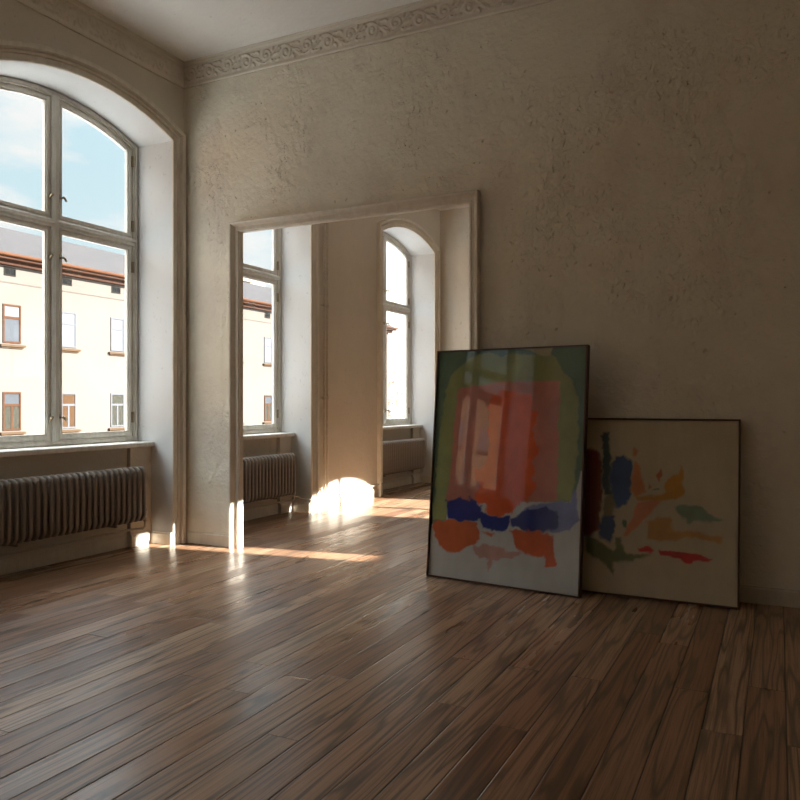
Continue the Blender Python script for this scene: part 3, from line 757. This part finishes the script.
def blossom_tree(x, y, z0, hgt, label):
    root = empty('blossom_tree', (x, y, GZ)); tag(root, label, 'tree', 'blossoming trees down the street')
    t = MB(); t.tube([(0, 0, 0), (0.1, 0.1, (z0 - GZ) * 0.6), (0, 0, z0 - GZ + hgt * 0.5)], 0.16, 8)
    for k in range(7):
        a = k * 2.4; zb = z0 - GZ + hgt * (0.05 + 0.05 * k)
        t.tube([(0, 0, zb), (math.cos(a) * hgt * 0.22, math.sin(a) * hgt * 0.22, zb + hgt * 0.2), (math.cos(a) * hgt * 0.36, math.sin(a) * hgt * 0.36, zb + hgt * 0.42)], 0.05, 6)
    t.build('trunk', M['bark'], root)
    f = MB()
    for k in range(700):
        v = Vector((random.gauss(0, 1), random.gauss(0, 1), random.gauss(0, 1))).normalized() * random.random() ** 0.4
        p = Vector((v.x * hgt * 0.42, v.y * hgt * 0.42, z0 - GZ + hgt * 0.5 + v.z * hgt * 0.5))
        a = Vector((random.gauss(0, 1), random.gauss(0, 1), random.gauss(0, 1))).normalized(); b = a.cross(Vector((random.gauss(0, 1), random.gauss(0, 1), 1))).normalized(); s = random.uniform(0.14, 0.28)
        f.add([p - a * s - b * s * .6, p + a * s - b * s * .6, p + a * s + b * s * .6, p - a * s + b * s * .6], [(0, 1, 2, 3)])
    f.build('foliage', M['blossom'], root, fix=False)
blossom_tree(-26.5, 55.5, -2, 7.0, 'pale blossoming street tree just past the end of the cream facade')
m = MB(); m.box(-90, 60, -110, 140, GZ - 0.3, GZ); tag(m.build('street_ground', M['asphalt']), kind='structure')

# ------------------------------------------------------------------ light
sun = bpy.data.lights.new('low_sun', 'SUN'); sun.energy = 33.0; sun.angle = math.radians(0.7); sun.color = (1.0, 0.985, 0.95)
so = bpy.data.objects.new('low_sun', sun); C.objects.link(so)
so.rotation_euler = Vector((-1, -SUNY, -SUNZ)).to_track_quat('-Z', 'Y').to_euler(); so.location = (20, 3, 12)

wd = bpy.data.worlds.new('sky'); bpy.context.scene.world = wd; wd.use_nodes = True
t = wd.node_tree; t.nodes.clear()
def wn(typ, **k):
    n = t.nodes.new(typ)
    for a, b in k.items(): setattr(n, a, b)
    return n
tc = wn('ShaderNodeTexCoord'); sp = wn('ShaderNodeSeparateXYZ'); t.links.new(tc.outputs['Generated'], sp.inputs[0])
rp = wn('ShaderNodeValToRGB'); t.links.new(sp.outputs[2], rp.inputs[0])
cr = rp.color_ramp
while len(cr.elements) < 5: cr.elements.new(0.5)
for e, (p, c) in zip(cr.elements, [(0.0, (0.45, 0.44, 0.41)), (0.03, (0.60, 0.69, 0.71)), (0.34, (0.46, 0.625, 0.70)), (0.62, (6.4, 6.9, 7.3)), (1.0, (7.4, 7.9, 8.4))]): e.position = p; e.color = (*c, 1)  # upper sky, out of view, boosted to light the rooms
mp = wn('ShaderNodeMapping'); t.links.new(tc.outputs['Generated'], mp.inputs[0]); mp.inputs['Scale'].default_value = (1.0, 1.0, 2.6); mp.inputs['Location'].default_value = (0.35, 0.1, 0.0)
nz = wn('ShaderNodeTexNoise'); t.links.new(mp.outputs[0], nz.inputs['Vector']); nz.inputs['Scale'].default_value = 4.2; nz.inputs['Detail'].default_value = 7; nz.inputs['Roughness'].default_value = 0.55
cl = wn('ShaderNodeValToRGB'); t.links.new(nz.outputs['Fac'], cl.inputs[0])
cl.color_ramp.elements[0].position = 0.49; cl.color_ramp.elements[0].color = (0, 0, 0, 1); cl.color_ramp.elements[1].position = 0.61; cl.color_ramp.elements[1].color = (1, 1, 1, 1)
mx = wn('ShaderNodeMix', data_type='RGBA'); t.links.new(cl.outputs[0], mx.inputs['Factor']); t.links.new(rp.outputs[0], mx.inputs[6]); mx.blend_type = 'LIGHTEN'; mx.inputs[7].default_value = (0.72, 0.725, 0.725, 1)
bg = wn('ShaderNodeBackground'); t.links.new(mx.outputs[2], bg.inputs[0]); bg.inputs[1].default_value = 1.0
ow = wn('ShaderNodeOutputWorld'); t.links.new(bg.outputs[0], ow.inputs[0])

# ------------------------------------------------------------------ camera
cam = bpy.data.cameras.new('camera'); co = bpy.data.objects.new('camera', cam); C.objects.link(co)
cam.sensor_width = 36; cam.lens = 760 * 36 / 800; cam.shift_y = 2 / 800; cam.clip_start = 0.05; cam.clip_end = 400
co.location = (4.9386, -5.4255, 1.30); co.rotation_euler = (PI / 2, 0, math.radians(26.4443))
sc = bpy.context.scene; sc.camera = co
sc.view_settings.view_transform = 'Standard'; sc.view_settings.look = 'None'; sc.view_settings.gamma = 1.0; sc.view_settings.use_curve_mapping = False
sc.view_settings.exposure = 0.45
sc.cycles.max_bounces = 12; sc.cycles.diffuse_bounces = 7; sc.cycles.glossy_bounces = 5; sc.cycles.transparent_max_bounces = 16
sc.cycles.caustics_reflective = False; sc.cycles.caustics_refractive = False
sc.cycles.sample_clamp_indirect = 6.0
